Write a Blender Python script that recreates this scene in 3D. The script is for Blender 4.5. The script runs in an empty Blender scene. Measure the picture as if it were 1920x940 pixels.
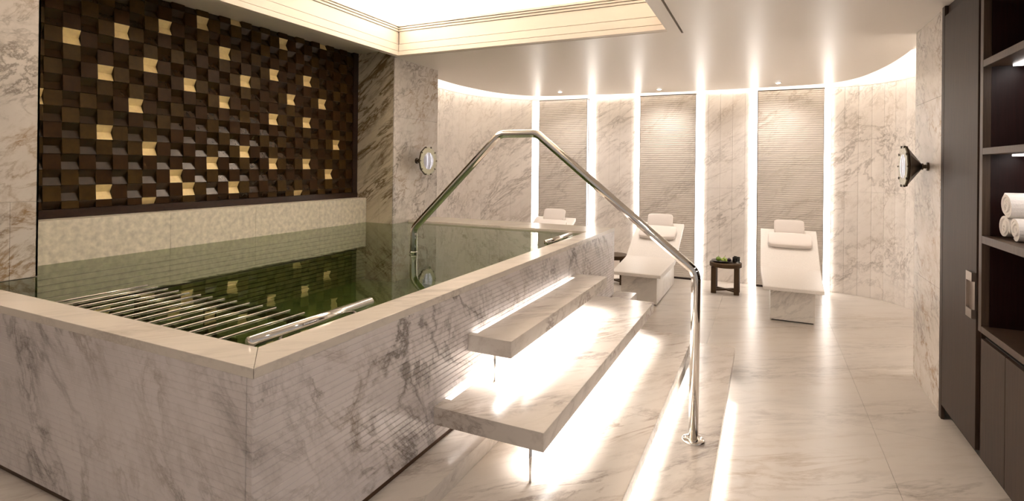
import bpy, bmesh, math, random
from mathutils import Vector, Matrix
random.seed(7)
scn = bpy.context.scene
COL = scn.collection

# ------------------------------------------------------------------ camera
F_PX, CY = 999.55, 308.91
PITCH, ROLL, YAW = math.radians(0.1268), math.radians(0.648), math.radians(25.4505)
CAM = Vector((1.4197, -1.1452, 1.769))
cam_data = bpy.data.cameras.new('camera'); cam = bpy.data.objects.new('camera', cam_data); COL.objects.link(cam)
fw = Vector((-math.sin(YAW), math.cos(YAW), 0)); rt = Vector((math.cos(YAW), math.sin(YAW), 0)); up = Vector((0, 0, 1))
fw2 = fw * math.cos(PITCH) + up * math.sin(PITCH); up2 = up * math.cos(PITCH) - fw * math.sin(PITCH)
cx_ = rt * math.cos(ROLL) + up2 * math.sin(ROLL); cy_ = up2 * math.cos(ROLL) - rt * math.sin(ROLL); cz_ = -fw2
M = Matrix((cx_, cy_, cz_)).transposed().to_4x4(); M.translation = CAM
cam.matrix_world = M
cam_data.sensor_fit = 'HORIZONTAL'; cam_data.sensor_width = 36.0
cam_data.lens = F_PX / 1920 * 36
cam_data.shift_x = 0.0; cam_data.shift_y = -(470 - CY) / 1920
cam_data.clip_start = 0.05; cam_data.clip_end = 100
scn.camera = cam

# ------------------------------------------------------------------ world, exposure, large lights
scn.view_settings.view_transform = 'Standard'
scn.view_settings.look = 'None'
scn.view_settings.gamma = 1.0
scn.view_settings.use_curve_mapping = False
scn.view_settings.exposure = 0.30
world = bpy.data.worlds.new('world'); scn.world = world; world.use_nodes = True
wb = world.node_tree.nodes['Background']; wb.inputs[0].default_value = (1.0, 0.90, 0.83, 1); wb.inputs[1].default_value = 0.30

WARM = (1.0, 0.90, 0.82); LEDC = (1.0, 0.95, 0.90)
def area(name, loc, size, power, color=WARM, rot=(0, 0, 0), spread=math.pi):
    l = bpy.data.lights.new(name, 'AREA'); l.shape = 'RECTANGLE'; l.size, l.size_y = size
    l.energy = power; l.color = color; l.spread = spread
    o = bpy.data.objects.new(name, l); COL.objects.link(o); o.location = loc; o.rotation_euler = rot
    return o
R = math.radians
# concealed lamps of the coffer above the pool: they sit on the cornice shelf and shine up into the coffer
area('coffer_lamp_far', (-0.78, 3.62, 3.34), (2.8, 0.06), 66, WARM, (R(180 - 20), 0, 0))
area('coffer_lamp_left', (-2.27, 1.2, 3.34), (0.06, 4.4), 105, WARM, (0, R(180 - 20), 0))
area('coffer_lamp_right', (0.72, 1.2, 3.34), (0.06, 4.4), 105, WARM, (0, R(180 + 20), 0))
# added unseen fill lamps over the aisle, without fixtures
for k, (x, y, p) in enumerate(((1.75, 0.4, 6), (1.75, -1.6, 8))):
    area('aisle_fill_lamp', (x, y, 2.945), (0.12, 0.12), p, WARM, (0, 0, 0))

# ------------------------------------------------------------------ helpers
def link(o, parent=None, world_loc=None):
    COL.objects.link(o)
    if parent is not None:
        o.parent = parent
    return o
BASE = {}
def base_of(p): return BASE.get(p.name, Vector((0, 0, 0))) if p else Vector((0, 0, 0))
def tag(o, label=None, cat=None, group=None, kind=None):
    if label: o['label'] = label
    if cat: o['category'] = cat
    if group: o['group'] = group
    if kind: o['kind'] = kind
    return o
def thing(name, loc, label, cat, group=None):
    o = bpy.data.objects.new(name, None); COL.objects.link(o); o.location = loc; o.empty_display_size = 0.1
    BASE[o.name] = Vector(loc)
    return tag(o, label, cat, group)
def struct(o): o['kind'] = 'structure'; return o
def add_mesh(name, me, mat, parent=None, loc=(0, 0, 0), rot=None):
    o = bpy.data.objects.new(name, me); COL.objects.link(o)
    if mat is not None and not me.materials: me.materials.append(mat)
    o.location = Vector(loc) - base_of(parent)
    if rot: o.rotation_euler = rot
    if parent: o.parent = parent
    BASE[o.name] = Vector(loc)
    return o
def bm_mesh(name, bm, smooth=False):
    bmesh.ops.recalc_face_normals(bm, faces=bm.faces)
    me = bpy.data.meshes.new(name); bm.to_mesh(me); bm.free()
    if smooth:
        for p in me.polygons: p.use_smooth = True
    return me
def box_mesh(sx, sy, sz, bevel=0.0, seg=2):
    bm = bmesh.new(); bmesh.ops.create_cube(bm, size=1)
    bmesh.ops.scale(bm, vec=(sx, sy, sz), verts=bm.verts)
    if bevel > 0:
        bmesh.ops.bevel(bm, geom=list(bm.edges), offset=bevel, segments=seg, affect='EDGES', profile=0.5)
    return bm_mesh('box', bm)
def box(name, x0, x1, y0, y1, z0, z1, mat, parent=None, bevel=0.0):
    me = box_mesh(abs(x1 - x0), abs(y1 - y0), abs(z1 - z0), bevel)
    return add_mesh(name, me, mat, parent, ((x0 + x1) / 2, (y0 + y1) / 2, (z0 + z1) / 2))
def boxes(name, lst, mat, parent=None):
    """several boxes of one part, joined; lst of (x0,x1,y0,y1,z0,z1)"""
    c = Vector(((lst[0][0] + lst[0][1]) / 2, (lst[0][2] + lst[0][3]) / 2, (lst[0][4] + lst[0][5]) / 2))
    bm = bmesh.new()
    for x0, x1, y0, y1, z0, z1 in lst:
        r = bmesh.ops.create_cube(bm, size=1)
        bmesh.ops.scale(bm, vec=(abs(x1 - x0), abs(y1 - y0), abs(z1 - z0)), verts=r['verts'])
        bmesh.ops.translate(bm, vec=Vector(((x0 + x1) / 2, (y0 + y1) / 2, (z0 + z1) / 2)) - c, verts=r['verts'])
    return add_mesh(name, bm_mesh(name, bm), mat, parent, c)
def prism(name, pts, a0, a1, axis, mat, parent=None, bevel=0.0):
    """extrude a 2D polygon; axis 'z': pts are (x,y); axis 'x': pts are (y,z)"""
    bm = bmesh.new()
    def P(p, a): return (p[0], p[1], a) if axis == 'z' else ((a, p[0], p[1]) if axis == 'x' else (p[0], a, p[1]))
    lo = [bm.verts.new(P(p, a0)) for p in pts]; hi = [bm.verts.new(P(p, a1)) for p in pts]
    bm.faces.new(lo); bm.faces.new(hi[::-1])
    n = len(pts)
    for i in range(n): bm.faces.new((lo[i], lo[(i + 1) % n], hi[(i + 1) % n], hi[i]))
    bmesh.ops.recalc_face_normals(bm, faces=bm.faces)
    if bevel: bmesh.ops.bevel(bm, geom=list(bm.edges), offset=bevel, segments=2, affect='EDGES', profile=0.5)
    c = Vector((0, 0, 0))
    for v in bm.verts: c += v.co
    c /= len(bm.verts)
    bmesh.ops.translate(bm, vec=-c, verts=bm.verts)
    return add_mesh(name, bm_mesh(name, bm), mat, parent, c)
def lathe_bm(prof, seg=32, axis='z'):
    """prof: list of (r, h)"""
    bm = bmesh.new(); rings = []
    for r, h in prof:
        ring = []
        for k in range(seg):
            a = 2 * math.pi * k / seg
            c, s = r * math.cos(a), r * math.sin(a)
            co = (c, s, h) if axis == 'z' else (h, c, s)
            ring.append(bm.verts.new(co))
        rings.append(ring)
    for i in range(len(rings) - 1):
        for k in range(seg):
            bm.faces.new((rings[i][k], rings[i][(k + 1) % seg], rings[i + 1][(k + 1) % seg], rings[i + 1][k]))
    if prof[0][0] > 1e-6: bm.faces.new(rings[0][::-1])
    if prof[-1][0] > 1e-6: bm.faces.new(rings[-1])
    bmesh.ops.remove_doubles(bm, verts=bm.verts, dist=1e-6)
    return bm
def lathe(name, prof, loc, mat, parent=None, seg=32, axis='z', smooth=True, rot=None):
    me = bm_mesh(name, lathe_bm(prof, seg, axis), smooth)
    return add_mesh(name, me, mat, parent, loc, rot)
def tube_path(pts, radius, fillet, seg=24, fseg=8):
    """tube along a polyline with rounded corners -> bmesh in world coordinates"""
    P = [Vector(p) for p in pts]; path = [P[0]]
    for i in range(1, len(P) - 1):
        a = (P[i - 1] - P[i]).normalized(); b = (P[i + 1] - P[i]).normalized()
        ang = a.angle(b); t = min(fillet / math.tan(ang / 2), 0.45 * (P[i - 1] - P[i]).length, 0.45 * (P[i + 1] - P[i]).length)
        r = t * math.tan(ang / 2); c = P[i] + (a + b).normalized() * (r / math.sin(ang / 2))
        s, e = P[i] + a * t - c, P[i] + b * t - c
        for k in range(fseg + 1):
            u = k / fseg; th = s.angle(e)
            path.append(c + (s * math.sin((1 - u) * th) + e * math.sin(u * th)) / math.sin(th))
    path.append(P[-1])
    bm = bmesh.new(); rings = []; n0 = None
    for i, p in enumerate(path):
        d = ((path[min(i + 1, len(path) - 1)] - p).normalized() + (p - path[max(i - 1, 0)]).normalized()).normalized()
        if n0 is None: n0 = d.orthogonal().normalized()
        n0 = (n0 - d * n0.dot(d)).normalized(); b = d.cross(n0)
        rings.append([bm.verts.new(p + (n0 * math.cos(2 * math.pi * k / seg) + b * math.sin(2 * math.pi * k / seg)) * radius) for k in range(seg)])
    for i in range(len(rings) - 1):
        for k in range(seg): bm.faces.new((rings[i][k], rings[i][(k + 1) % seg], rings[i + 1][(k + 1) % seg], rings[i + 1][k]))
    bm.faces.new(rings[0][::-1]); bm.faces.new(rings[-1])
    return bm
def tube(name, pts, radius, mat, parent=None, fillet=0.05, seg=24):
    bm = tube_path(pts, radius, fillet, seg)
    c = Vector(pts[0]); bmesh.ops.translate(bm, vec=-c, verts=bm.verts)
    return add_mesh(name, bm_mesh(name, bm, True), mat, parent, c)
def cushion_mesh(w, d, h, e=4.0, n=10):
    """soft pad: a super-ellipsoid-like box w(x) d(y) h(z)"""
    bm = bmesh.new(); bmesh.ops.create_cube(bm, size=2)
    bmesh.ops.subdivide_edges(bm, edges=list(bm.edges), cuts=n, use_grid_fill=True)
    for v in bm.verts:
        x, y, z = v.co
        L = (abs(x) ** e + abs(y) ** e + abs(z) ** e) ** (1 / e)
        x, y, z = x / L, y / L, z / L
        z *= (1 - 0.25 * (x * x + y * y) / 2)
        v.co = (x * w / 2, y * d / 2, z * h / 2)
    return bm_mesh('cushion', bm, True)

# ------------------------------------------------------------------ materials
def new_mat(name):
    m = bpy.data.materials.new(name); m.use_nodes = True
    nt = m.node_tree; return m, nt, nt.nodes['Principled BSDF']
def plain(name, col, rough=0.5, metal=0.0, spec=0.5, coat=0.0, emis=None, estr=0.0, noise=0.0, nscale=30.0, bump=0.0):
    m, nt, b = new_mat(name)
    b.inputs['Base Color'].default_value = (*col, 1); b.inputs['Roughness'].default_value = rough
    b.inputs['Metallic'].default_value = metal; b.inputs['Specular IOR Level'].default_value = spec
    b.inputs['Coat Weight'].default_value = coat; b.inputs['Coat Roughness'].default_value = 0.08
    if emis: b.inputs['Emission Color'].default_value = (*emis, 1); b.inputs['Emission Strength'].default_value = estr
    if noise > 0 or bump > 0:
        g = nt.nodes.new('ShaderNodeNewGeometry')
        n = nt.nodes.new('ShaderNodeTexNoise'); n.inputs['Scale'].default_value = nscale; n.inputs['Detail'].default_value = 5
        nt.links.new(g.outputs['Position'], n.inputs['Vector'])
        if noise > 0:
            r = nt.nodes.new('ShaderNodeValToRGB')
            r.color_ramp.elements[0].position = 0.3; r.color_ramp.elements[1].position = 0.7
            r.color_ramp.elements[0].color = (*[c * (1 - noise) for c in col], 1); r.color_ramp.elements[1].color = (*[min(1, c * (1 + noise * 0.5)) for c in col], 1)
            nt.links.new(n.outputs['Fac'], r.inputs['Fac']); nt.links.new(r.outputs['Color'], b.inputs['Base Color'])
        if bump > 0:
            bp = nt.nodes.new('ShaderNodeBump'); bp.inputs['Strength'].default_value = bump; bp.inputs['Distance'].default_value = 0.01
            nt.links.new(n.outputs['Fac'], bp.inputs['Height']); nt.links.new(bp.outputs['Normal'], b.inputs['Normal'])
    return m
def marble(name, base, vein, rough=0.15, scale=1.0, amt=1.0, warm=(0.55, 0.40, 0.25), warm_amt=0.25, d=(0.76, 0.30, 0.58), seed=0.0, fine=0.5, big=0.7, spec=0.5):
    m, nt, b = new_mat(name); N = nt.nodes.new; Lk = nt.links.new
    g = N('ShaderNodeNewGeometry')
    dv = Vector(d).normalized(); e1 = dv.cross(Vector((0, 1, 0.2))).normalized(); e2 = dv.cross(e1)
    def dot(vec, k):
        n = N('ShaderNodeVectorMath'); n.operation = 'DOT_PRODUCT'; n.inputs[1].default_value = vec * k; Lk(g.outputs['Position'], n.inputs[0]); return n.outputs['Value']
    c = N('ShaderNodeCombineXYZ'); Lk(dot(dv, 0.30 * scale), c.inputs[0]); Lk(dot(e1, 1.75 * scale), c.inputs[1]); Lk(dot(e2, 1.75 * scale), c.inputs[2])
    a = N('ShaderNodeVectorMath'); a.operation = 'ADD'; a.inputs[1].default_value = (seed, seed * 1.7, seed * 0.6); Lk(c.outputs[0], a.inputs[0])
    def noise(sc, det, rg, dist, src=None):
        n = N('ShaderNodeTexNoise'); n.inputs['Scale'].default_value = sc; n.inputs['Detail'].default_value = det
        n.inputs['Roughness'].default_value = rg; n.inputs['Distortion'].default_value = dist
        Lk(src or a.outputs[0], n.inputs['Vector']); return n.outputs['Fac']
    def ramp(v, stops):
        r = N('ShaderNodeValToRGB'); el = r.color_ramp.elements
        while len(el) < len(stops): el.new(0.5)
        for i, (p, k) in enumerate(stops): el[i].position = p; el[i].color = (k, k, k, 1)
        Lk(v, r.inputs['Fac']); return r.outputs['Color']
    def math_(op, x, y):
        n = N('ShaderNodeMath'); n.operation = op
        for i, q in enumerate((x, y)):
            if isinstance(q, (int, float)): n.inputs[i].default_value = q
            else: Lk(q, n.inputs[i])
        return n.outputs[0]
    def ridge(v, w):
        t = math_('ABSOLUTE', math_('SUBTRACT', v, 0.5), 0)
        return ramp(t, [(0.0, 1.0), (w * 0.35, 0.55), (w, 0.0)])
    v1 = math_('MULTIPLY', ridge(noise(1.1, 8, 0.62, 0.35), 0.028), ramp(noise(0.6, 2, 0.5, 0.0), [(0.45, 0.03), (0.66, big)]))
    v2 = math_('MULTIPLY', ridge(noise(2.9, 9, 0.66, 0.5), 0.050), ramp(noise(1.5, 3, 0.55, 0.0), [(0.42, 0.0), (0.66, fine)]))
    v3 = math_('MULTIPLY', ramp(noise(5.5, 9, 0.72, 0.3), [(0.50, 0.0), (0.74, 1.0)]), fine * 0.45)
    cl = math_('ADD', v3, math_('MULTIPLY', ramp(noise(0.9, 6, 0.6, 0.4), [(0.46, 0.0), (0.72, 1.0)]), 0.20))
    tot = math_('MINIMUM', math_('MULTIPLY', math_('ADD', math_('ADD', v1, v2), cl), amt), 1.0)
    mx = N('ShaderNodeMix'); mx.data_type = 'RGBA'; mx.inputs[6].default_value = (*base, 1); Lk(tot, mx.inputs[0])
    wm = N('ShaderNodeMix'); wm.data_type = 'RGBA'; wm.inputs[6].default_value = (*vein, 1); wm.inputs[7].default_value = (*warm, 1)
    Lk(math_('MULTIPLY', ramp(noise(0.7, 2, 0.5, 0.0), [(0.48, 0.0), (0.6, 1.0)]), warm_amt), wm.inputs[0])
    Lk(wm.outputs[2], mx.inputs[7]); Lk(mx.outputs[2], b.inputs['Base Color'])
    b.inputs['Roughness'].default_value = rough; b.inputs['Specular IOR Level'].default_value = spec
    return m
GREY = (0.30, 0.27, 0.25)
MB_WALL = marble('marble_wall', (0.85, 0.785, 0.725), (0.40, 0.345, 0.30), 0.36, 1.3, 0.95, fine=0.75, big=0.8)
MB_PILLAR = marble('marble_pillar', (0.74, 0.685, 0.63), (0.30, 0.26, 0.22), 0.22, 1.5, 1.05, warm_amt=0.7, warm=(0.42, 0.27, 0.13), seed=3.1, fine=0.9, d=(0.62, 0.62, 0.48))
MB_SHADED = marble('marble_shaded_brown_veined', (0.70, 0.61, 0.46), (0.20, 0.14, 0.07), 0.25, 1.3, 1.15, warm_amt=0.8, warm=(0.22, 0.12, 0.04), seed=12.0, fine=1.0, big=1.0, d=(0.80, 0.10, 0.60))  # pillar marble with shade and warm cast painted into the base; brown veins stronger
MB_POOL = marble('marble_pool', (0.73, 0.675, 0.655), (0.25, 0.22, 0.20), 0.25, 1.1, 1.1, d=(0.55, 0.5, -0.67), seed=8.2, fine=0.75, big=1.0)
MB_RIM = marble('marble_rim', (0.72, 0.66, 0.58), GREY, 0.18, 1.2, 0.7, d=(0.7, 0.7, 0.1), seed=1.3)
MB_FLOOR = marble('marble_floor', (0.70, 0.64, 0.58), (0.33, 0.28, 0.24), 0.29, 1.35, 0.8, warm_amt=0.5, d=(0.85, 0.5, 0.1), seed=5.4, fine=0.65, spec=0.3)
MB_STEP = marble('marble_step', (0.69, 0.635, 0.575), (0.33, 0.28, 0.25), 0.2, 1.3, 1.2, d=(0.62, 0.75, 0.2), seed=6.6, fine=0.9)
MB_LOUNGE = marble('marble_lounger', (0.80, 0.75, 0.69), GREY, 0.3, 1.6, 0.6, seed=2.2)
GROUT = plain('grout', (0.30, 0.26, 0.22), 0.8)
RIBBED = marble('ribbed_stone', (0.74, 0.68, 0.62), (0.36, 0.31, 0.27), 0.55, 1.1, 0.9, seed=4.4)
TRAVERT = plain('speckled_stone', (0.86, 0.80, 0.68), 0.45, noise=0.24, nscale=26)
PLASTER = plain('ceiling_plaster', (0.80, 0.735, 0.66), 0.36, spec=0.3)
WHITEP = plain('white_plaster', (0.88, 0.83, 0.76), 0.6)
CREAM = plain('cornice_paint', (0.84, 0.75, 0.64), 0.5)
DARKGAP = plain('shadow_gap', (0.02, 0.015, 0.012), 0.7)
BRONZE = plain('bronze_skirting', (0.10, 0.05, 0.025), 0.35, metal=0.6)
WOODTILE = plain('lacquered_wood', (0.034, 0.016, 0.004), 0.26, spec=0.42, noise=0.2, nscale=25)
WOODTILE2 = plain('lacquered_wood_brown', (0.060, 0.033, 0.007), 0.42, spec=0.10, noise=0.25, nscale=25)
WOODTILE3 = plain('satin_wood', (0.042, 0.019, 0.0045), 0.42, spec=0.10, noise=0.25, nscale=25)
GOLD = plain('gold_leaf', (1.0, 0.76, 0.36), 0.5, metal=0.0, spec=0.6, noise=0.12, nscale=30)
FRAMEW = plain('dark_frame_wood', (0.030, 0.013, 0.007), 0.3, noise=0.4, nscale=40)
CHROME = plain('polished_steel', (0.80, 0.77, 0.73), 0.07, metal=1.0)
SATIN = plain('satin_steel', (0.72, 0.66, 0.60), 0.22, metal=1.0)
LED = plain('led_diffuser', (1, 1, 1), 0.5, emis=LEDC, estr=9.0)
LEDV = plain('wall_led_diffuser', (1, 1, 1), 0.5, emis=(1.0, 0.93, 0.86), estr=8.0)
COVELED = plain('cove_led_diffuser', (1, 1, 1), 0.5, emis=LEDC, estr=48.0)
SHELFLED = plain('shelf_led_diffuser', (1, 1, 1), 0.5, emis=(1.0, 0.93, 0.90), estr=5.0)
FABRIC = plain('white_towelling', (0.86, 0.82, 0.78), 0.9, spec=0.1, bump=0.5, nscale=260)
CUSH = plain('white_cushion', (0.86, 0.79, 0.74), 0.75, spec=0.2, bump=0.15, nscale=120)
def wood(name, c1, c2, rough):
    m, nt, b = new_mat(name); N = nt.nodes.new; Lk = nt.links.new
    g = N('ShaderNodeNewGeometry'); mp = N('ShaderNodeMapping'); mp.inputs['Scale'].default_value = (26, 26, 0.9)
    n = N('ShaderNodeTexNoise'); n.inputs['Scale'].default_value = 3.0; n.inputs['Detail'].default_value = 8; n.inputs['Roughness'].default_value = 0.7
    r = N('ShaderNodeValToRGB'); r.color_ramp.elements[0].position = 0.32; r.color_ramp.elements[1].position = 0.7
    r.color_ramp.elements[0].color = (*c1, 1); r.color_ramp.elements[1].color = (*c2, 1)
    Lk(g.outputs['Position'], mp.inputs[0]); Lk(mp.outputs[0], n.inputs['Vector']); Lk(n.outputs['Fac'], r.inputs[0]); Lk(r.outputs[0], b.inputs['Base Color'])
    b.inputs['Roughness'].default_value = rough; b.inputs['Specular IOR Level'].default_value = 0.25
    bp = N('ShaderNodeBump'); bp.inputs['Strength'].default_value = 0.12; bp.inputs['Distance'].default_value = 0.004
    Lk(n.outputs['Fac'], bp.inputs['Height']); Lk(bp.outputs[0], b.inputs['Normal'])
    return m
OAK = wood('dark_oak', (0.020, 0.010, 0.006), (0.046, 0.026, 0.015), 0.5)
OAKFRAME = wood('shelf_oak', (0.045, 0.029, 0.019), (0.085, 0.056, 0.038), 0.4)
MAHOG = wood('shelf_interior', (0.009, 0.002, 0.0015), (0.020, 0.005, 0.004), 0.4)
TABLEW = wood('table_wood', (0.055, 0.030, 0.012), (0.10, 0.060, 0.028), 0.4)
def water_mat():
    m, nt, b = new_mat('pool_water'); N = nt.nodes.new; Lk = nt.links.new
    nt.nodes.remove(b); out = nt.nodes['Material Output']
    g = N('ShaderNodeNewGeometry')
    n = N('ShaderNodeTexNoise'); n.inputs['Scale'].default_value = 3.2; n.inputs['Detail'].default_value = 3; n.inputs['Distortion'].default_value = 0.6
    Lk(g.outputs['Position'], n.inputs['Vector'])
    bp = N('ShaderNodeBump'); bp.inputs['Strength'].default_value = 0.05; bp.inputs['Distance'].default_value = 0.02; Lk(n.outputs['Fac'], bp.inputs['Height'])
    fr = N('ShaderNodeFresnel'); fr.inputs['IOR'].default_value = 1.5; Lk(bp.outputs[0], fr.inputs['Normal'])
    t = N('ShaderNodeBsdfTransparent'); t.inputs[0].default_value = (0.42, 0.51, 0.29, 1)
    gl = N('ShaderNodeBsdfGlossy'); gl.inputs['Roughness'].default_value = 0.015; gl.inputs[0].default_value = (0.95, 1.0, 0.92, 1); Lk(bp.outputs[0], gl.inputs['Normal'])
    mx = N('ShaderNodeMixShader'); Lk(fr.outputs[0], mx.inputs[0]); Lk(t.outputs[0], mx.inputs[1]); Lk(gl.outputs[0], mx.inputs[2])
    Lk(mx.outputs[0], out.inputs['Surface'])
    return m
WATER = water_mat()
def glass_mat(name, tint=(1, 1, 1)):
    m, nt, b = new_mat(name); b.inputs['Base Color'].default_value = (*tint, 1); b.inputs['Transmission Weight'].default_value = 1.0
    b.inputs['Roughness'].default_value = 0.03; b.inputs['IOR'].default_value = 1.45; return m
GLASS = glass_mat('clear_glass')

# ------------------------------------------------------------------ levels
RIM, WL = 1.1348, 1.113
PLINTH, P2Z, P1Z, S2Z, S1Z = 0.415, 0.335, 0.19, 0.615, 0.871
CEIL, WTOP = 2.95, 2.95

# ================================================================== FLOOR
FGROUT = plain('pale_grout', (0.60, 0.54, 0.48), 0.7)
fl = struct(box('floor', -3.6, 4.2, -3.2, 8.6, -0.12, -0.012, FGROUT))
xs = [-3.6, -2.4, -1.2, 0.0, 0.9, 2.1, 3.3, 4.2]
ys = [-3.2, -1.571, -0.371, 0.829, 2.025, 3.225, 4.425, 5.625, 6.825, 8.025, 8.6]
J = 0.0008
for i in range(len(xs) - 1):
    for j in range(len(ys) - 1):
        if xs[i + 1] <= 0.05 and ys[j + 1] < 4.5: continue        # lies under the pool and its plinth
        box('floor_tile', xs[i] + J, xs[i + 1] - J, ys[j] + J, ys[j + 1] - J, -0.012, 0.0, MB_FLOOR, fl)

# raised plinth that the pool stands on
pl = prism('floor_plinth', [(-3.6, -3.2), (0.17, -3.2), (0.17, 4.62), (-3.6, 4.62)], 0.0, PLINTH - 0.02, 'z', GROUT); struct(pl)
py = [-3.2, -1.9, -0.75, 0.55, 1.85, 3.15, 4.62]
for j in range(len(py) - 1):
    box('plinth_slab', -0.04, 0.17, py[j] + J, py[j + 1] - J, PLINTH - 0.02, PLINTH, MB_STEP, pl)
    if py[j + 1] <= 0.0 or j == 2:
        for x0 in (-1.24, -2.44, -3.6):
            box('plinth_slab', x0 + J, min(x0 + 1.2, -0.04) - J, py[j] + J, min(py[j + 1], 0.08) - J, PLINTH - 0.02, PLINTH, MB_STEP, pl)
box('plinth_facing', 0.17, 0.178, -3.2, 4.62, P2Z - 0.05, PLINTH, MB_STEP, pl)

# ================================================================== POOL
pool = thing('plunge_pool', (0, 0, PLINTH), 'raised rectangular plunge pool clad in grooved white marble', 'pool')
L = 4.347
nC = 26; z0 = 0.443; z1 = RIM - 0.034; ch = (z1 - z0) / nC
me_r = box_mesh(0.03, L, ch, 0.0026, 1); me_f = box_mesh(2.25, 0.03, ch, 0.0020, 1)
for k in range(nC):
    zc = z0 + ch * (k + 0.5)
    add_mesh('side_course', me_r, MB_POOL, pool, (-0.015, L / 2, zc))
    add_mesh('front_course', me_f, MB_POOL, pool, (-1.1565, 0.015, zc))
boxes('wall_core', [(-0.153, -0.031, 0.031, L - 0.031, PLINTH, RIM - 0.035), (-2.282, -0.153, 0.031, 0.14, PLINTH, RIM - 0.035), (-2.28, -0.153, 3.87, L - 0.031, PLINTH, RIM - 0.035)], GROUT, pool)
box('far_facing', -2.28, -0.031, L - 0.03, L, z0, z1, MB_POOL, pool)
boxes('skirting', [(-0.03, -0.012, 0.012, L - 0.012, PLINTH, 0.443), (-2.282, -0.03, 0.012, 0.03, PLINTH, 0.443)], BRONZE, pool)
# rim slabs (mitred)
rz0, rz1 = RIM - 0.034, RIM
prism('rim_slab', [(-2.282, 0.0), (0, 0), (-0.153, 0.14), (-2.282, 0.14)], rz0, rz1, 'z', MB_RIM, pool, 0.002)
prism('rim_slab', [(0.0, 0.0015), (0, L - 0.0015), (-0.153, 3.87), (-0.153, 0.1415)], rz0, rz1, 'z', MB_RIM, pool, 0.002)
prism('rim_slab', [(-0.0015, L), (-2.28, L), (-2.28, 3.87), (-0.1545, 3.87)], rz0, rz1, 'z', MB_RIM, pool, 0.002)
# basin
POOLIN = marble('basin_stone', (0.40, 0.43, 0.29), (0.18, 0.19, 0.13), 0.4, 1.2, 0.8, seed=9.0)
prism('basin_floor', [(-2.283, 0.14), (-0.153, 0.14), (-0.153, 3.87), (-2.283, 3.87)], 0.43, 0.47, 'z', POOLIN, pool)
box('basin_wall', -0.158, -0.1535, 0.14, 3.87, 0.47, RIM - 0.036, POOLIN, pool)
box('basin_wall', -2.28, -0.16, 3.865, 3.8695, 0.47, RIM - 0.036, POOLIN, pool)
box('basin_wall', -2.283, -0.16, 0.1405, 0.145, 0.47, RIM - 0.036, POOLIN, pool)
# water
wpts = [(-2.285, 0.146), (-0.159, 0.146), (-0.159, 3.864), (-2.285, 3.864), (-2.285, 3.6), (-2.657, 3.6), (-2.657, 0.425), (-2.285, 0.425)]
wm = bpy.data.meshes.new('pool_water'); wm.from_pydata([(x + 1.4, y - 2.0, 0) for x, y in wpts], [], [tuple(range(8))]); wm.update()
w = add_mesh('pool_water', wm, WATER, None, (-1.4, 2.0, WL)); tag(w, 'still dark green water filling the marble plunge pool', 'water', kind='stuff')
# submerged tube bench
bench = thing('tube_bench', (-1.2, 0.42, 0.47), 'bench of thin parallel steel tubes level with the pool water', 'bench')
bmesh_bar = bm_mesh('bar', lathe_bm([(0.0034, -0.215), (0.0034, 0.215)], 10, 'z'), True)
for k in range(14):
    o = add_mesh('tube', bmesh_bar, SATIN, bench, (-0.40 - 0.087 * k, 0.362, 1.1150), (R(90), 0, 0))
box('crossbar', -1.6, -0.36, 0.53, 0.55, 1.080, 1.1105, SATIN, bench); box('crossbar', -1.6, -0.36, 0.20, 0.22, 1.080, 1.1105, SATIN, bench)
for x in (-1.55, -1.0, -0.45): box('leg', x, x + 0.04, 0.525, 0.565, 0.47, 1.080, SATIN, bench)
# grab bars at the water's edge
def grab(y0, y1, label):
    t = thing('grab_bar', (-0.2, y0, WL), label, 'grab bar')
    tube('bar', [(-0.205, y0, 1.140), (-0.205, y1, 1.140)], 0.021, CHROME, t)
    for y in (y0 + 0.12, y1 - 0.12): tube('bracket', [(-0.205, y, 1.130), (-0.156, y, 1.095)], 0.009, SATIN, t, seg=12)
grab(0.147, 0.78, 'long polished grab bar over the water by the submerged tube bench')
grab(2.94, 3.55, 'short polished grab bar over the water near the far rim of the pool')

# ================================================================== STEPS
P2F, P1F = 0.876, 1.191
def low_step(name, x0, x1, y0, y1, top, bottom, label, nj):
    t = thing(name, ((x0 + x1) / 2, (y0 + y1) / 2, bottom), label, 'step', 'low floor steps')
    box('riser', x0, x1 - 0.06, y0, y1 - 0.02, bottom, top - 0.07, MB_STEP, t)
    yy = [y0 + (y1 - y0) * k / nj for k in range(nj + 1)]
    for k in range(nj): box('tread_slab', x0, x1, yy[k] + J, yy[k + 1] - J, top - 0.07, top, MB_STEP, t, 0.002)
    box('light_strip', x1 - 0.058, x1 - 0.04, y0 + 0.1, y1 - 0.28, top - 0.078, top - 0.0705, LED, t)
    return t
low_step('marble_step', 0.178, P2F, -3.0, 3.62, P2Z, 0.0, 'wide low marble step with lit nosing directly under the floating slabs', 4)
low_step('marble_step', P2F + 0.002, P1F, -3.0, 3.94, P1Z, 0.0, 'lowest marble step with lit nosing carrying the handrail foot', 4)
area('step_lamp', (P2F - 0.035, 0.35, P2Z - 0.08), (0.02, 5.7), 22, LEDC, (0, R(-8), 0), R(115))
area('step_lamp', (P1F - 0.035, 0.20, P1Z - 0.08), (0.02, 6.0), 12, LEDC, (0, R(-4), 0), R(80))
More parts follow.
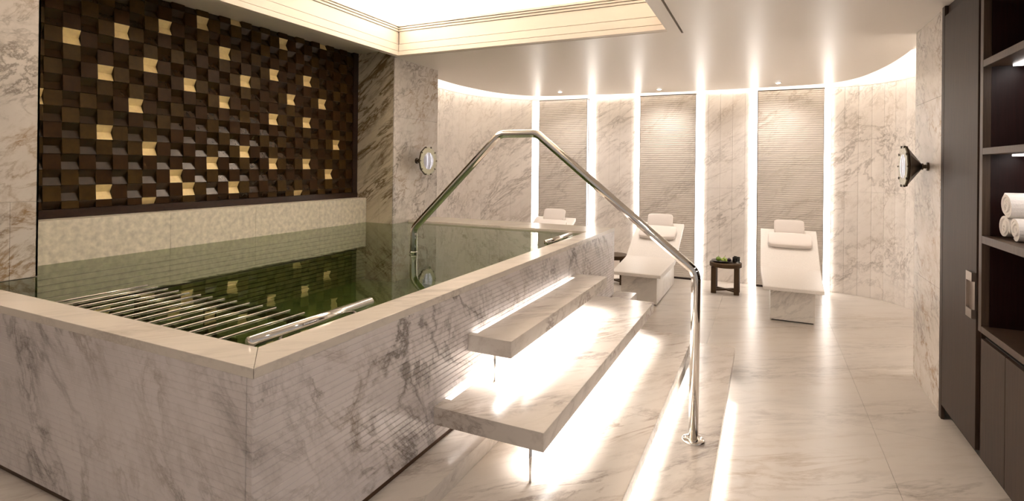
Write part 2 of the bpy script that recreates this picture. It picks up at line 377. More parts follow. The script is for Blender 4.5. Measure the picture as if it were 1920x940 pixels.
def slab(x1, y0, y1, top, th, label, gap0, gap1):
    t = thing('floating_step', (x1 / 2, (y0 + y1) / 2, top - th), label, 'step', 'floating pool steps')
    g = 0.035
    prism('slab', [(0.0, y0), (x1, y0), (x1, y1), (0.0, y1), (0.0, gap1), (g, gap1), (g, gap0), (0.0, gap0)], top - th, top, 'z', MB_STEP, t, 0.002)
    box('light_strip', 0.004, 0.026, gap0 + 0.01, gap1 - 0.01, top - 0.05, top - 0.035, LED, t)
    box('light_strip', x1 * 0.8, x1 * 0.8 + 0.02, y0 + 0.25, y1 - 0.15, top - th - 0.008, top - th, LED, t)
    return t
s2 = slab(0.565, 1.0, 3.50, S2Z, 0.085, 'wide lower floating marble slab step beside the pool', 1.10, 3.42)
s1 = slab(0.255, 1.316, 3.13, S1Z, 0.088, 'narrow upper floating marble slab step fixed to the pool side', 1.36, 2.98)
area('step_lamp', (0.47, 2.28, S2Z - 0.095), (0.04, 2.2), 15, LEDC, (0, R(0), 0), R(110))
area('step_lamp', (0.12, 2.2, S1Z - 0.098), (0.04, 1.6), 12, LEDC, (0, R(-8), 0), R(140))
tube('support_rod', [(0.47, 1.08, P2Z), (0.47, 1.08, S2Z - 0.085)], 0.007, CHROME, s2, seg=12)
tube('support_rod', [(0.12, 1.40, S2Z), (0.12, 1.40, S1Z - 0.088)], 0.006, CHROME, s1, seg=12)

# handrail
YR = 2.1
hr = thing('handrail', (1.058, YR, P1Z), 'polished steel handrail arching from the steps over into the pool', 'handrail')
tube('tube', [(1.056, YR, P1Z + 0.01), (1.062, YR, 1.165), (0.055, YR, 1.985), (-0.215, YR, 1.985), (-0.92, YR, 1.30), (-0.925, YR, 0.475)], 0.027, CHROME, hr, 0.085, 28)
lathe('floor_flange', [(0.0, 0.0), (0.064, 0.0), (0.064, 0.009), (0.058, 0.013), (0.030, 0.014), (0.0, 0.014)], (1.056, YR, P1Z), CHROME, hr, 40)
lathe('collar', [(0.0275, -0.006), (0.0305, -0.004), (0.0305, 0.004), (0.0275, 0.006)], (-0.9235, YR, 1.125), CHROME, hr, 28)
lathe('floor_flange', [(0.0, 0.0), (0.064, 0.0), (0.064, 0.012), (0.0, 0.012)], (-0.925, YR, 0.47), CHROME, hr, 32)

# ================================================================== LEFT WALL, MOSAIC
XP, YF, YE = -2.285, 3.6, 4.46
wl = struct(box('wall_left', -3.4, -2.87, 0.43, 3.59, 0.0, 3.15, GROUT))
SUBM = plain('submerged_stone', (0.80, 0.76, 0.62), 0.5, noise=0.2, nscale=20)
me_u = box_mesh(0.03, 3.16, 0.030, 0.003, 1)
for k in range(16):
    add_mesh('submerged_course', me_u, SUBM, wl, (-2.672, 2.015, 1.04 - 0.04 * k))
box('submerged_backing', -2.87, -2.690, 0.43, 3.595, 0.43, 1.058, DARKGAP, wl)
box('basin_floor_edge', -2.69, -2.285, 0.43, 3.595, 0.43, 0.47, POOLIN, wl)
# front pillar on the left (face x = XP)
wlf = struct(box('wall_left_front', -3.4, XP - 0.012, -3.2, 0.415, PLINTH, 3.3, GROUT))
for z_0, z_1, ycuts in ((PLINTH + 0.7, 1.54, [-3.2, -1.7, -0.7, 0.30, 0.425]), (1.54, 3.3, [-3.2, -1.7, -0.45, 0.425])):
    for a, b_ in zip(ycuts[:-1], ycuts[1:]):
        box('marble_slab', XP - 0.012, XP, a + J, b_ - J * (b_ < 0.42), z_0 + J, z_1 - J, MB_PILLAR, wlf)
box('end_slab', -2.88, XP, 0.415, 0.425, WL - 0.3, 3.3, MB_PILLAR, wlf)
# rear pillar with the wall lamp
wlr = struct(box('wall_left_rear', -3.4, XP - 0.012, YF + 0.012, YE - 0.012, 0.0, 3.1, GROUT))
for z_0, z_1 in ((0.47, 1.6), (1.6, 2.3), (2.3, 3.1)):
    box('marble_slab', XP - 0.012, XP, YF, YE, z_0 + J, z_1 - J, MB_PILLAR, wlr)
shaded_cuts = [-2.87, -2.66, -2.48, XP - 0.012]
for z_0, z_1 in ((0.47, 2.2), (2.2, 3.1)):
    for a, b_ in zip(shaded_cuts[:-1], shaded_cuts[1:]):
        box('marble_stave', a + J, b_ - J, YF, YF + 0.012, z_0 + J, z_1 - J, MB_SHADED, wlr)
box('marble_slab', -3.3, XP, YE - 0.012, YE, 0.0, 3.1, MB_PILLAR, wlr)
# ledge under the mosaic
box_l = thing('stone_ledge', (-2.75, 2.12, WL), 'pale speckled stone ledge running below the dark tile panel', 'ledge')
lj = [0.427, 1.40, 2.15, 2.90, 3.598]
for a, b_ in zip(lj[:-1], lj[1:]): box('ledge_block', -2.868, -2.657, a + 0.0006, b_ - 0.0006, 1.06, 1.388, TRAVERT, box_l, 0.003)

mo = thing('mosaic_panel', (-2.86, 2.12, 1.39), 'large wall panel of dark lacquered relief tiles with scattered gold ones', 'wall panel')
XB = -2.85
boxes('frame', [(-2.868, -2.79, 0.43, 3.598, 1.39, 1.446), (-2.868, -2.795, 0.43, 0.457, 1.446, 3.03), (-2.868, -2.795, 3.525, 3.598, 1.446, 3.03)], FRAMEW, mo)
box('backing', -2.868, XB, 0.457, 3.525, 1.446, 3.03, FRAMEW, mo)
CW, RH, Y0, Z0 = 0.1021, 0.1053, 0.765, 1.5
gt = 0.0008; DP, DV = 0.050, 0.022
def prof_mesh(prof, w):
    """prof: (x, z) outline of a tile from the side; w: width along y"""
    bm = bmesh.new()
    a = [bm.verts.new((x, -w / 2, z)) for x, z in prof]; b = [bm.verts.new((x, w / 2, z)) for x, z in prof]
    bm.faces.new(a); bm.faces.new(b[::-1]); n = len(prof)
    for i in range(n): bm.faces.new((a[i], a[(i + 1) % n], b[(i + 1) % n], b[i]))
    return bm_mesh('tile', bm)
h2 = RH / 2 - gt; tw = CW - 2 * gt
v_prof = [(0, -h2), (DP, -h2), (DV, 0), (DP, h2), (0, h2)]
v_up = [(0, 0), (DV, 0), (DP, h2), (0, h2)]              # upper half (row cut by the frame below)
v_lo = [(0, -h2), (DP, -h2), (DV, 0), (0, 0)]            # lower half (row cut by the soffit above)
gold = {(0, 10), (2, 0), (2, 4), (2, 8), (3, 11), (4, 6), (5, -1), (5, 3), (5, 9), (6, 12), (7, 1), (8, 0), (8, 8), (9, 13), (10, 2), (11, 7), (11, 11),
        (12, 0), (12, 14), (13, 3), (13, 9), (16, 2), (16, 6), (16, 10), (17, 13), (18, 8), (19, -1), (20, 2), (20, 6), (20, 10), (22, 14), (22, 8), (23, 1), (24, 4), (-2, 6)}
def tile_set(mat):
    return dict(full=prof_mesh(v_prof, tw), up=prof_mesh(v_up, tw), lo=prof_mesh(v_lo, tw)), mat
sets = {'g': tile_set(GOLD), 'd': tile_set(WOODTILE), 'b': tile_set(WOODTILE)}
flats = []
for m_ in (WOODTILE3, WOODTILE2):
    for dp in (DP - 0.006, DP - 0.001, DP + 0.003):
        tilt = 0.004
        flats.append((prof_mesh([(0, -h2), (dp + tilt, -h2), (dp - tilt, h2), (0, h2)], tw), prof_mesh([(0, 0), (dp, 0), (dp - tilt, h2), (0, h2)], tw), prof_mesh([(0, -h2), (dp + tilt, -h2), (dp, 0), (0, 0)], tw), m_))
rng = random.Random(11)
for c in range(-3, 27):
    for r in range(-1, 15):
        yc = Y0 + CW * (c + 0.5); zc = Z0 + RH * (r + 0.5)
        which = 'up' if r == -1 else ('lo' if r == 14 else 'full')
        if (c + r) % 2 == 0:
            k = 'g' if (c, r) in gold else rng.choice('ddb'); ms, mt = sets[k]
            add_mesh('gold_tile' if k == 'g' else 'concave_tile', ms[which], mt, mo, (XB, yc, zc))
        else:
            f_ = rng.choice(flats); me = f_[{'full': 0, 'up': 1, 'lo': 2}[which]]
            add_mesh('flat_tile', me, f_[3], mo, (XB, yc, zc))
# soffit over the mosaic
struct(box('trim_1', -3.3, -2.22, -3.2, YF, 3.03, 3.10, CREAM))

# ================================================================== CURVED BACK WALL
ctrlL = [(-2.9, 4.462), (-3.06, 4.9), (-3.11, 5.5), (-3.13, 6.1), (-3.10, 6.6), (-2.98, 7.0), (-2.78, 7.29), (-2.52, 7.50), (-2.36, 7.62)]
ctrlR = [(2.27, 7.79), (2.54, 7.74), (2.80, 7.60), (2.99, 7.37), (3.12, 7.10), (3.20, 6.7), (3.23, 6.2), (3.22, 5.5), (3.16, 4.9), (3.02, 4.49)]
def smooth_path(P, n=14):
    out = []; P = [Vector((x, y, 0)) for x, y in P]; Q = [P[0] * 2 - P[1]] + P + [P[-1] * 2 - P[-2]]
    for i in range(1, len(Q) - 2):
        for k in range(n):
            t = k / n; a, b, c, d = Q[i - 1:i + 3]
            out.append(0.5 * ((2 * b) + (c - a) * t + (2 * a - 5 * b + 4 * c - d) * t * t + (3 * b - a - 3 * c + d) * t ** 3))
    out.append(P[-1]); return out
def resample(path, step):
    Ls = [0]
    for a, b in zip(path[:-1], path[1:]): Ls.append(Ls[-1] + (b - a).length)
    n = max(1, round(Ls[-1] / step)); res = []
    for k in range(n + 1):
        s = Ls[-1] * k / n
        for i in range(len(path) - 1):
            if Ls[i + 1] >= s - 1e-9:
                t = (s - Ls[i]) / max(1e-9, Ls[i + 1] - Ls[i]); res.append(path[i].lerp(path[i + 1], t)); break
    return res
wbk = struct(box('wall_back', -3.4, 3.6, 8.02, 8.15, 0.0, 3.45, WHITEP))
def staves(ctrl, step):
    pts = resample(smooth_path(ctrl), step)
    for a, b in zip(pts[:-1], pts[1:]):
        d = b - a; mid = (a + b) / 2; ang = math.atan2(d.y, d.x); nrm = Vector((-d.y, d.x, 0)).normalized()   # outward
        for zz0, zz1 in ((0.0, 1.46), (1.46, WTOP)):
            me = box_mesh(d.length - 0.0012, 0.03, zz1 - zz0 - 0.001, 0.0010, 1)
            add_mesh('marble_stave', me, MB_WALL, wbk, mid + nrm * 0.015 + Vector((0, 0, (zz0 + zz1) / 2)), (0, 0, ang))
    return pts
pL = staves(ctrlL, 0.19); pR = staves(ctrlR, 0.165)
# panels and pilasters
panels = [(-2.244, -1.354), (-0.453, 0.422), (1.305, 2.172)]
PY = 7.66
pnames = ['ribbed stone panel behind the lounger that the pool rim hides', 'ribbed stone panel behind the lounger at the end of the steps', 'ribbed stone panel behind the lounger beside the curved wall']
for (x0, x1), lab in zip(panels, pnames):
    t = thing('ribbed_panel', ((x0 + x1) / 2, PY + 0.06, 0.0), lab, 'wall panel', 'ribbed panels along the curved wall')
    nr = 92; hz = 2.90 / nr; bm = bmesh.new(); prof = []
    for k in range(nr):
        zb = 0.03 + k * hz; ins = 0.006
        prof += [(PY + ins, zb), (PY, zb + hz * 0.25), (PY, zb + hz * 0.8), (PY + ins, zb + hz * 0.92)]
    prof = [(PY + 0.05, 0.03)] + prof + [(PY + 0.05, 2.93)]
    prism('ribbed_face', prof, x0 + 0.006, x1 - 0.006, 'x', RIBBED, t)
    boxes('edge_frame_shadow_gap', [(x0, x0 + 0.006, PY - 0.001, PY + 0.09, 0.012, 2.94), (x1 - 0.006, x1, PY - 0.001, PY + 0.09, 0.012, 2.94), (x0, x1, PY - 0.001, PY + 0.09, 2.93, 2.94), (x0, x1, PY + 0.006, PY + 0.09, 0.0, 0.028)], FRAMEW, t)  # bottom strip is shade at the floor, put in as dark wood
    box('backing', x0 + 0.006, x1 - 0.006, PY + 0.05, PY + 0.09, 0.03, 2.93, GROUT, t)
PB = PY + 0.12          # face of the recessed pilasters
for x0, x1 in ((-1.354, -0.453), (0.422, 1.305)):
    n = 5; w_ = (x1 - x0) / n
    for k in range(n):
        for zz0, zz1 in ((0.0, 1.46), (1.46, WTOP)):
            box('marble_stave', x0 + k * w_ + 0.0006, x0 + (k + 1) * w_ - 0.0006, PB, PB + 0.03, zz0 + 0.001, zz1 - 0.001, MB_WALL, wbk)
box('marble_stave', 2.172, 2.27, PB, PB + 0.03, 0, WTOP, MB_WALL, wbk); box('marble_stave', -2.36, -2.244, PB, PB + 0.03, 0, WTOP, MB_WALL, wbk)
box('return_stave', -2.372, -2.36, 7.61, PB + 0.03, 0, WTOP, MB_WALL, wbk)
slot_labels = ['glowing vertical light slot between the curved wall and the ribbed panel over the pool rim', 'glowing vertical light slot bordering the pool-side ribbed panel, facing a narrow pilaster', 'glowing vertical light slot between the narrow pilaster and the middle ribbed panel', 'glowing vertical light slot between the middle ribbed panel and the fruit table pilaster', 'glowing vertical light slot between the fruit table and the last ribbed panel', 'glowing vertical light slot between the last ribbed panel and the plain curved wall']
for i, (x, sgn) in enumerate(((-2.244, -1), (-1.354, 1), (-0.453, -1), (0.422, 1), (1.305, -1), (2.172, 1))):
    wd = 0.085
    xa, xb = (x - 0.008 - wd, x - 0.008) if sgn < 0 else (x + 0.008, x + 0.008 + wd)
    t = thing('light_slot', ((xa + xb) / 2, PB - 0.02, 0.0), slot_labels[i], 'light', 'vertical light slots beside the ribbed panels')
    box('diffuser', xa, xb, PB - 0.022, PB - 0.006, 0.012, 2.93, LEDV, t)
    box('profile', xa - 0.002, xb + 0.002, PB - 0.006, PB, 0.012, 2.93, SATIN, t)
t = thing('light_slot', (3.14, 4.60, 0.0), 'glowing vertical light slot where the curved wall meets the cabinet pillar', 'light')
box('diffuser', 3.02, 3.055, 4.60, 4.63, 0.02, 2.93, LEDV, t)
# cove above the wall
cov = struct(tag(bpy.data.objects.new('trim_2', None)));
COL.objects.link(cov)
full = pL + [Vector((-2.3, 7.80, 0)), Vector((2.2, 7.80, 0))] + pR
def ribbon(name, path, za, zb, off, mat, parent):
    bm = bmesh.new(); rows = []
    for i, p in enumerate(path):
        d = (path[min(i + 1, len(path) - 1)] - path[max(i - 1, 0)]).normalized(); nrm = Vector((-d.y, d.x, 0))
        q = p + nrm * off; q2 = p + nrm * (off + 0.02)
        rows.append([bm.verts.new((q.x, q.y, za)), bm.verts.new((q.x, q.y, zb)), bm.verts.new((q2.x, q2.y, zb)), bm.verts.new((q2.x, q2.y, za))])
    for a, b in zip(rows[:-1], rows[1:]):
        for k in range(4): bm.faces.new((a[k], a[(k + 1) % 4], b[(k + 1) % 4], b[k]))
    bm.faces.new(rows[0]); bm.faces.new(rows[-1][::-1])
    return add_mesh(name, bm_mesh(name, bm), mat, parent)
ribbon('cove_wall', full, WTOP + 0.002, 3.32, 0.035, WHITEP, cov)
ribbon('wall_capping', full, WTOP - 0.0, WTOP + 0.03, -0.012, CREAM, cov)
box('cove_lid', -3.3, 3.5, 4.4, 8.05, 3.32, 3.38, WHITEP, cov)

# ================================================================== CEILING
edge = [(-2.64, 4.46), (-2.66, 5.0), (-2.67, 5.7), (-2.50, 6.60), (-2.05, 7.13), (-1.25, 7.31), (-0.40, 7.41), (0.42, 7.46), (1.30, 7.44), (2.13, 7.33), (2.45, 7.01), (2.62, 6.34), (2.69, 5.57), (2.70, 4.49)]
ed = smooth_path(edge, 6)
CX0, CX1, CYF = -2.191, 0.638, 3.537
SX0, SX1, SYE = 0.742, 0.760, 3.70
ceil = prism('ceiling', [(CX0 - 0.07, CYF + 0.07), (CX1, CYF + 0.07), (SX0, CYF + 0.07), (SX0, SYE), (SX1, SYE), (SX1, -3.2), (2.575, -3.2), (2.575, 4.40)] + [(p.x, p.y) for p in reversed(ed)] + [(-2.55, YF + 0.01)], CEIL, CEIL + 0.06, 'z', PLASTER); struct(ceil)
box('ceiling_strip', CX1, SX0, -3.2, CYF + 0.07, CEIL, CEIL + 0.06, PLASTER, ceil)
box('slot_backing', SX0 - 0.01, SX1 + 0.01, -3.2, SYE + 0.01, CEIL + 0.065, CEIL + 0.07, DARKGAP, ceil)
box('ceiling_over_cabinet', 2.575, 3.6, -3.2, 4.48, CEIL + 0.0, CEIL + 0.06, PLASTER, ceil)
# lamps of the cove: a continuous strip on top of the ceiling edge
cl = thing('cove_light', (0, 7.2, CEIL + 0.06), 'hidden strip light glowing along the curved ceiling edge', 'light')
edp = [p for p in ed]
ribbon('diffuser', [Vector((p.x, p.y, 0)) for p in edp], CEIL + 0.062, CEIL + 0.09, -0.11, COVELED, cl)

# coffer over the pool
cf = struct(bpy.data.objects.new('trim_3', None)); COL.objects.link(cf)
bands = [(2.95, 2.998, 0.0), (3.0, 3.073, 0.004), (3.075, 3.208, 0.008), (3.21, 3.233, 0.0), (3.235, 3.255, -0.008), (3.257, 3.285, -0.016)]
for za, zb, off in bands:
    box('cornice_band', CX0 + off - 0.0, CX1, CYF + off, CYF + 0.07, za + 0.003, zb, CREAM, cf, 0.0015)
    box('cornice_band', CX0 - 0.07, CX0 - off, -3.2, CYF + 0.07, za + 0.003, zb, CREAM, cf, 0.0015)
    box('cornice_band', CX1, CX1 + 0.07, -3.2, CYF + 0.07, za + 0.063, zb + 0.063, CREAM, cf)
boxes('cornice_core', [(CX0 - 0.05, CX1, CYF + 0.015, CYF + 0.065, 2.955, 3.28), (CX0 - 0.065, CX0 - 0.015, -3.2, CYF + 0.06, 2.955, 3.28)], GROUT, cf)
boxes('coffer_shelf', [(CX0 - 0.4, CX1 + 0.4, CYF + 0.07, CYF + 0.45, 3.25, 3.285), (CX0 - 0.45, CX0 - 0.07, -3.2, CYF + 0.45, 3.25, 3.285), (CX1 + 0.07, CX1 + 0.45, -3.2, CYF + 0.45, 3.31, 3.345)], WHITEP, cf)
boxes('coffer_wall', [(CX0 - 0.45, CX1 + 0.45, CYF + 0.45, CYF + 0.48, 3.25, 3.85), (CX0 - 0.48, CX0 - 0.45, -3.2, CYF + 0.48, 3.25, 3.85), (CX1 + 0.45, CX1 + 0.48, -3.2, CYF + 0.48, 3.25, 3.85)], WHITEP, cf)
box('coffer_lid', CX0 - 0.48, CX1 + 0.48, -3.2, CYF + 0.48, 3.85, 3.9, WHITEP, cf)

# ceiling spotlights in front of the panels
for (x, y), lab in zip(((-1.526, 6.78), (-0.037, 7.04), (1.563, 7.0)), ('the panel the pool rim hides', 'the middle ribbed panel', 'the ribbed panel by the curved wall')):
    t = thing('ceiling_spotlight', (x, y, CEIL), 'small round ceiling spotlight aimed at ' + lab, 'spotlight', 'ceiling spotlights')
    lathe('trim_ring', [(0.030, 0.0), (0.045, 0.0), (0.045, -0.004), (0.030, -0.006)], (x, y, CEIL), SATIN, t, 24)
    lathe('lens', [(0.0, -0.002), (0.032, -0.002), (0.030, -0.008), (0.018, -0.015), (0.0, -0.018)], (x, y, CEIL), LED, t, 24)
    sp = bpy.data.lights.new('spot_lamp', 'SPOT'); sp.energy = 60; sp.spot_size = R(120); sp.spot_blend = 1.0; sp.color = WARM; sp.shadow_soft_size = 0.03
    so = bpy.data.objects.new('spot_lamp', sp); COL.objects.link(so); so.location = (x, y, CEIL - 0.02); so.rotation_euler = (R(22), 0, 0)

# ================================================================== RIGHT WALL: PILLAR AND CABINETS
XC = 2.58
wr = struct(box('wall_right', XC + 0.012, 3.3, 3.67, 4.485, 0.0, 2.95, GROUT))
for z_0, z_1 in ((0, 0.9), (0.9, 2.32), (2.32, 2.95)):
    box('marble_slab', XC, XC + 0.012, 3.668, 4.487, z_0 + 0.001, z_1 - 0.001, MB_PILLAR, wr)
    box('marble_slab', XC + 0.012, 3.3, 4.485, 4.497, z_0 + 0.001, z_1 - 0.001, MB_PILLAR, wr)
tc = thing('tall_cabinet', (2.85, 3.28, 0), 'full-height dark oak cupboard door beside the marble pillar', 'cabinet')
box('body', XC + 0.004, 3.12, 2.912, 3.664, 0.10, 2.945, OAK, tc)
box('door', XC - 0.018, XC + 0.004, 2.927, 3.60, 0.105, 2.87, OAK, tc, 0.002)
box('side_post', XC - 0.018, XC + 0.004, 3.605, 3.664, 0.0, 2.945, OAK, tc, 0.002)
box('plinth', XC + 0.05, 3.1, 2.912, 3.66, 0.0, 0.10, DARKGAP, tc)
hd = boxes('handle', [(XC - 0.040, XC - 0.018, 3.024, 3.032, 0.883, 1.159), (XC - 0.040, XC - 0.018, 2.93, 3.024, 1.105, 1.159), (XC - 0.040, XC - 0.018, 2.93, 3.024, 0.883, 0.937), (XC - 0.024, XC - 0.018, 2.93, 3.024, 0.937, 1.105)], plain('handle_steel', (0.34, 0.29, 0.25), 0.3, metal=1.0), tc)
tag(hd, 'square bracket steel pull handle')
su = thing('shelf_unit', (2.85, 2.1, 0.827), 'open dark wood shelving with lit shelves holding rolled towels', 'shelf')
box('stile', XC - 0.018, XC + 0.02, 2.845, 2.893, 0.827, 2.945, OAKFRAME, su, 0.002)
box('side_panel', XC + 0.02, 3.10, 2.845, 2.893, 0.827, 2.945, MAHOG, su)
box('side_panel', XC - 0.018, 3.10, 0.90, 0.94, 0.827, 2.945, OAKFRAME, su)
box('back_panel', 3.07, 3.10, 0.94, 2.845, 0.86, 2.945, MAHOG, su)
box('top_panel', XC - 0.018, 3.07, 0.94, 2.845, 2.905, 2.945, OAKFRAME, su)
for za, zb, lit in ((2.377, 2.418, 1), (1.866, 1.904, 1), (1.348, 1.392, 0), (0.827, 0.864, 0)):
    s_ = box('shelf', XC - 0.018, 3.07, 0.94, 2.845, za, zb, OAKFRAME, su, 0.002)
    if lit:
        tag(box('light_strip', XC + 0.10, XC + 0.145, 0.98, 2.80, za - 0.010, za - 0.001, SHELFLED, s_), 'white light strip')
area('shelf_lamp', (XC + 0.16, 1.9, 2.36), (0.04, 1.7), 2.2, (1, 0.9, 0.85), (0, 0, 0)); area('shelf_lamp', (XC + 0.16, 1.9, 1.85), (0.04, 1.7), 2.2, (1, 0.9, 0.85), (0, 0, 0))
bc = thing('base_cabinet', (2.85, 2.1, 0), 'low dark oak cupboard with flush doors under the open shelves', 'cabinet')
box('body', XC + 0.004, 3.07, 0.94, 2.845, 0.10, 0.80, DARKGAP, bc)
yb = [2.893, 2.494, 2.095, 1.70, 1.30, 0.94]
for a, b_ in zip(yb[:-1], yb[1:]): box('door', XC - 0.018, XC + 0.003, b_ + 0.003, a - 0.003 - (0.048 if a > 2.8 else 0), 0.105, 0.794, OAK, bc, 0.002)
box('plinth', XC + 0.05, 3.07, 0.94, 2.90, 0.0, 0.10, DARKGAP, bc)
# rolled towels: spiral sections extruded along x
def towel_mesh(rad, length, turns=4.5, flat=1.0):
    bm = bmesh.new(); th = rad / turns * 0.92; n = 90; A = []; 
    for k in range(n + 1):
        a = 2 * math.pi * turns * k / n; r = rad * (0.06 + 0.94 * k / n)
        A.append((a, r))
    rows = []
    for xo, dr in ((-length / 2, 0), (length / 2, 0)):
        rows.append([bm.verts.new((xo + 0.006 * math.sin(a * 0.7), r * math.cos(a), r * math.sin(a) * flat)) for a, r in A])
        rows.append([bm.verts.new((xo + 0.006 * math.sin(a * 0.7), (r - min(th, r * 0.9)) * math.cos(a), (r - min(th, r * 0.9)) * math.sin(a) * flat)) for a, r in A])
    o0, i0, o1, i1 = rows
    for k in range(n):
        bm.faces.new((o0[k], o0[k + 1], o1[k + 1], o1[k])); bm.faces.new((i0[k + 1], i0[k], i1[k], i1[k + 1]))
        bm.faces.new((i0[k], i0[k + 1], o0[k + 1], o0[k])); bm.faces.new((o1[k], o1[k + 1], i1[k + 1], i1[k]))
    bm.faces.new((o0[-1], i0[-1], i1[-1], o1[-1])); bm.faces.new((i0[0], o0[0], o1[0], i1[0]))
    return bm_mesh('towel', bm, False)
tm = towel_mesh(0.066, 0.36); tm2 = towel_mesh(0.074, 0.38, 5)
for me, y, z, rx, lab in ((tm, 2.735, 1.392 + 0.067, 0.5, 'white rolled towel at the bottom next to the shelf upright'), (tm, 2.592, 1.392 + 0.067, 2.2, 'white rolled towel at the bottom further from the shelf upright'), (tm2, 2.68, 1.392 + 0.067 + 0.122, 1.2, 'thick white rolled towel resting on top of two others')):
    o = add_mesh('rolled_towel', me, FABRIC, None, (2.81, y, z), (rx, 0, 0)); tag(o, lab, 'towel', 'rolled towels on the shelf')

# ================================================================== WALL LAMPS
LENS = plain('lamp_lens', (0.42, 0.44, 0.52), 0.12, metal=0.85, emis=(0.80, 0.84, 1.0), estr=0.04)
LAMPB = plain('aged_bronze', (0.075, 0.055, 0.035), 0.3, metal=0.9)
LAMPR = plain('lamp_rim', (0.35, 0.33, 0.24), 0.25, metal=0.9)
def wall_lamp(x, y, z, s, label):
    """s=+1: mounted on a face looking along +x"""
    t = thing('wall_lamp', (x, y, z), label, 'wall lamp', 'round wall lamps')
    def la(name, prof, mat, seg, smooth=False): 
        return lathe(name, [(r, h * s) for r, h in prof], (x, y, z), mat, t, seg, 'x', smooth)
    la('mount', [(0.0, 0.0), (0.034, 0.0), (0.034, 0.012), (0.026, 0.016), (0.0, 0.016)], LAMPB, 24)
    la('arm', [(0.016, 0.014), (0.016, 0.034), (0.026, 0.036), (0.026, 0.046), (0.016, 0.048)], LAMPB, 20)
    la('reflector', [(0.020, 0.044), (0.150, 0.140), (0.168, 0.146), (0.168, 0.160), (0.155, 0.160), (0.148, 0.148), (0.02, 0.052)], LAMPB, 10)
    la('rim', [(0.156, 0.1605), (0.168, 0.1605), (0.168, 0.168), (0.154, 0.168)], LAMPR, 10)
    la('lens', [(0.150, 0.152), (0.130, 0.160), (0.09, 0.170), (0.04, 0.176), (0.0, 0.177)], LENS, 40, True)
    for k in range(10):
        a = 2 * math.pi * (k + 0.0) / 10
        o = add_mesh('clip', box_mesh(0.014, 0.018, 0.012), LAMPB, t, (x + s * 0.166, y + 0.163 * math.cos(a), z + 0.163 * math.sin(a)), (a, 0, 0))
wall_lamp(XP, 4.03, 1.815, 1, 'round faceted wall lamp on the marble pillar behind the pool')
wall_lamp(XC, 4.066, 1.80, -1, 'round faceted wall lamp on the pillar beside the dark cupboard')

# ================================================================== LOUNGERS
BED = plain('white_mosaic_bed', (0.84, 0.785, 0.73), 0.4, noise=0.06, nscale=90)
def lounger(xc, label):
    t = thing('lounger', (xc, 6.5, 0), label, 'lounger', 'heated marble loungers')
    st = [(5.62, 0.385, 0.425, 0.305), (5.66, 0.382, 0.432, 0.307), (6.50, 0.41, 0.480, 0.341), (6.56, 0.418, 0.492, 0.343), (7.33, 0.83, 0.895, 0.349), (7.38, 0.855, 0.905, 0.349)]
    bm = bmesh.new(); rows = []
    for y, zb, zt, hw in st:
        rows.append([bm.verts.new((xs_, y - 6.5, zz)) for xs_, zz in ((-hw, zb), (hw, zb), (hw, zt), (-hw, zt))])
    for a, b in zip(rows[:-1], rows[1:]):
        for k in range(4): bm.faces.new((a[k], a[(k + 1) % 4], b[(k + 1) % 4], b[k]))
    bm.faces.new(rows[0][::-1]); bm.faces.new(rows[-1])
    bmesh.ops.recalc_face_normals(bm, faces=bm.faces)
    bmesh.ops.bevel(bm, geom=[e for e in bm.edges if e.calc_face_angle(0) > 0.6], offset=0.006, segments=2, affect='EDGES', profile=0.5)
    add_mesh('bed', bm_mesh('bed', bm), BED, t, (xc, 6.5, 0))
    prism('pedestal', [(5.80, 0.014), (5.80, 0.396), (6.50, 0.411), (6.56, 0.419), (7.22, 0.770), (7.22, 0.014)], xc - 0.229, xc + 0.229, 'x', MB_LOUNGE, t, 0.003)
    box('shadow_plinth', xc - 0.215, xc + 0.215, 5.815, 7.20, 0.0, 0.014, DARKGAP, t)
    return t
lx = (1.712, -0.05, -1.79)
lounger(lx[0], 'white marble lounger between the fruit table and the curved wall')
lounger(lx[1], 'white marble lounger just past the far end of the pool steps')
lounger(lx[2], 'white marble lounger mostly hidden behind the far rim of the pool')
SL = math.atan2(0.403, 0.77)
def on_back(y): return 0.492 + (y - 6.56) * 0.403 / 0.77
pad = cushion_mesh(0.53, 0.30, 0.075, 7.0); head = cushion_mesh(0.375, 0.20, 0.065, 8.0)
where = ['by the curved wall', 'past the pool steps', 'hidden behind the pool rim']
for xc, wv in zip(lx, where):
    y = 7.075; z = on_back(y)
    n_ = Vector((0, -math.sin(SL), math.cos(SL)))
    p = Vector((xc + 0.01, y, z)) + n_ * 0.036
    o = add_mesh('back_cushion', pad, CUSH, None, p, (SL, 0, 0)); tag(o, 'flat white back pad on the lounger ' + wv, 'cushion', 'pads on the loungers')
    y = 7.295; z = on_back(y); p = Vector((xc + 0.01, y, z)) + n_ * 0.088
    o = add_mesh('head_pillow', head, CUSH, None, p, (SL + R(36), 0, 0)); tag(o, 'small white head pillow at the top of the lounger ' + wv, 'pillow', 'head pillows on the loungers')

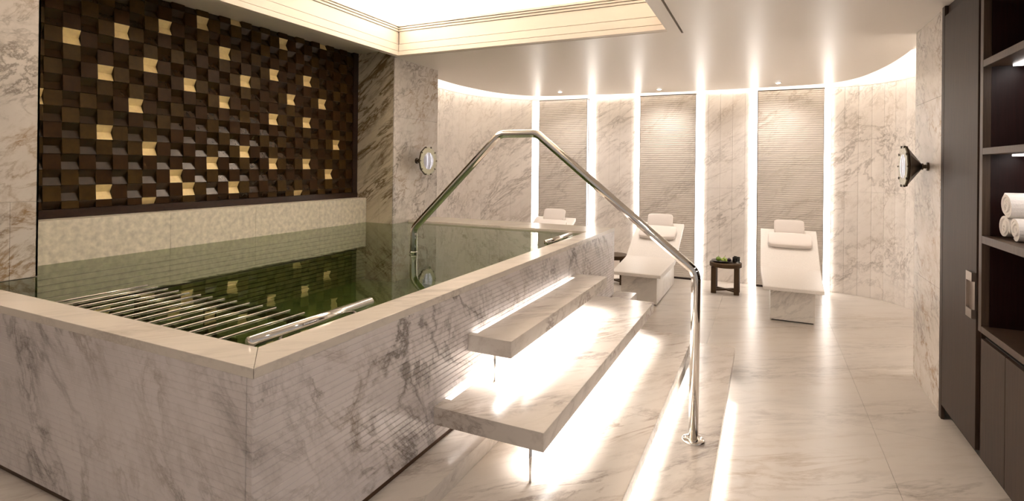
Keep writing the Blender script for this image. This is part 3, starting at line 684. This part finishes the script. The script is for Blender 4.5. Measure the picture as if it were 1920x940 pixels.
# ================================================================== SIDE TABLES
def side_table(xc, yc, label):
    t = thing('side_table', (xc, yc, 0), label, 'table', 'round side tables')
    lathe('table_top', [(0.0, 0.372), (0.195, 0.372), (0.215, 0.378), (0.215, 0.428), (0.210, 0.434), (0.0, 0.434)], (xc, yc, 0), TABLEW, t, 40, smooth=False)
    for k in range(4):
        lx_, ly_ = (0.150, -0.150, -0.150, 0.150)[k], (0.105, 0.105, -0.105, -0.105)[k]
        add_mesh('leg', box_mesh(0.070, 0.040, 0.372, 0.004), TABLEW, t, (xc + lx_, yc + ly_, 0.186))
    for k in range(2):
        a = (1, -1)[k] * math.atan2(0.105, 0.150)
        add_mesh('stretcher', box_mesh(0.34, 0.035, 0.024 - 0.004 * k), TABLEW, t, (xc, yc, 0.045 + 0.001 * k), (0, 0, a))
    return t
TX, TY = 0.918, 7.02
side_table(TX, TY, 'round dark wood side table carrying a plate of green fruit')
side_table(-0.66, 6.9, 'round dark wood side table half hidden by the pool corner')
ZT = 0.434
pm = lathe('fruit_plate', [(0.0, 0.0), (0.07, 0.0), (0.14, 0.018), (0.145, 0.022), (0.138, 0.022), (0.07, 0.007), (0.0, 0.007)], (TX - 0.05, TY, ZT), plain('black_ceramic', (0.012, 0.010, 0.012), 0.25), None, 36)
tag(pm, 'shallow black plate on the round side table', 'plate')
def ball(name, r, loc, mat, parent=None, sq=1.0, seg=18):
    prof = [(r * math.sin(math.pi * k / 10) * (1 if 0 < k < 10 else 0), -r * sq * math.cos(math.pi * k / 10)) for k in range(11)]
    return lathe(name, prof, loc, mat, parent, seg)
APPLE = plain('green_apple', (0.22, 0.34, 0.05), 0.3, noise=0.2, nscale=40); GRAPE = plain('green_grape', (0.36, 0.46, 0.10), 0.22)
PLUM = plain('dark_plum', (0.035, 0.012, 0.03), 0.3); STALK = plain('fruit_stalk', (0.10, 0.06, 0.03), 0.7)
ap = thing('green_apple', (TX - 0.095, TY - 0.02, ZT + 0.008), 'smooth green apple on the black plate', 'apple')
ball('flesh', 0.036, (TX - 0.095, TY - 0.02, ZT + 0.041), APPLE, ap, 0.92); tube('stalk', [(TX - 0.095, TY - 0.02, ZT + 0.07), (TX - 0.092, TY - 0.02, ZT + 0.088)], 0.002, STALK, ap, seg=8)
gb = thing('grape_bunch', (TX - 0.02, TY, ZT + 0.008), 'bunch of pale green grapes on the black plate', 'grapes')
rg = random.Random(3)
gme = bm_mesh('grape', lathe_bm([(0.013 * math.sin(math.pi * k / 8) * (1 if 0 < k < 8 else 0), -0.014 * math.cos(math.pi * k / 8)) for k in range(9)], 12), True)
for k in range(26):
    a = rg.uniform(0, 6.28); q = rg.random() ** 0.5; h = rg.uniform(0.0, 1) * (1 - q * 0.8)
    add_mesh('grape', gme, GRAPE, gb, (TX - 0.015 + 0.045 * q * math.cos(a), TY - 0.01 + 0.04 * q * math.sin(a), ZT + 0.022 + 0.055 * h))
tube('stalk', [(TX - 0.015, TY - 0.01, ZT + 0.06), (TX - 0.005, TY, ZT + 0.098)], 0.002, STALK, gb, seg=8)
for dx, lab in ((0.045, 'dark plum between the grapes and the glasses'), ):
    pt_ = thing('plum', (TX + dx, TY - 0.02, ZT + 0.008), lab, 'plum'); ball('flesh', 0.030, (TX + dx, TY - 0.02, ZT + 0.037), PLUM, pt_, 0.95); tube('stalk', [(TX + dx, TY - 0.02, ZT + 0.062), (TX + dx + 0.003, TY - 0.02, ZT + 0.076)], 0.0018, STALK, pt_, seg=8)
DRINK = plain('dark_drink', (0.03, 0.012, 0.008), 0.1)
for k, (dx, dy) in enumerate(((0.115, -0.05), (0.125, 0.04), (0.165, -0.005))):
    t = thing('drinking_glass', (TX + dx, TY + dy, ZT), 'small clear tumbler on the round side table', 'glass', 'tumblers beside the fruit plate')
    lathe('tumbler', [(0.0, 0.0), (0.022, 0.0), (0.026, 0.085), (0.0245, 0.085), (0.0205, 0.006), (0.0, 0.006)], (TX + dx, TY + dy, ZT), GLASS, t, 20)
    lathe('drink', [(0.0, 0.007), (0.0200, 0.007), (0.0218, 0.045), (0.0, 0.045)], (TX + dx, TY + dy, ZT), DRINK, t, 20)
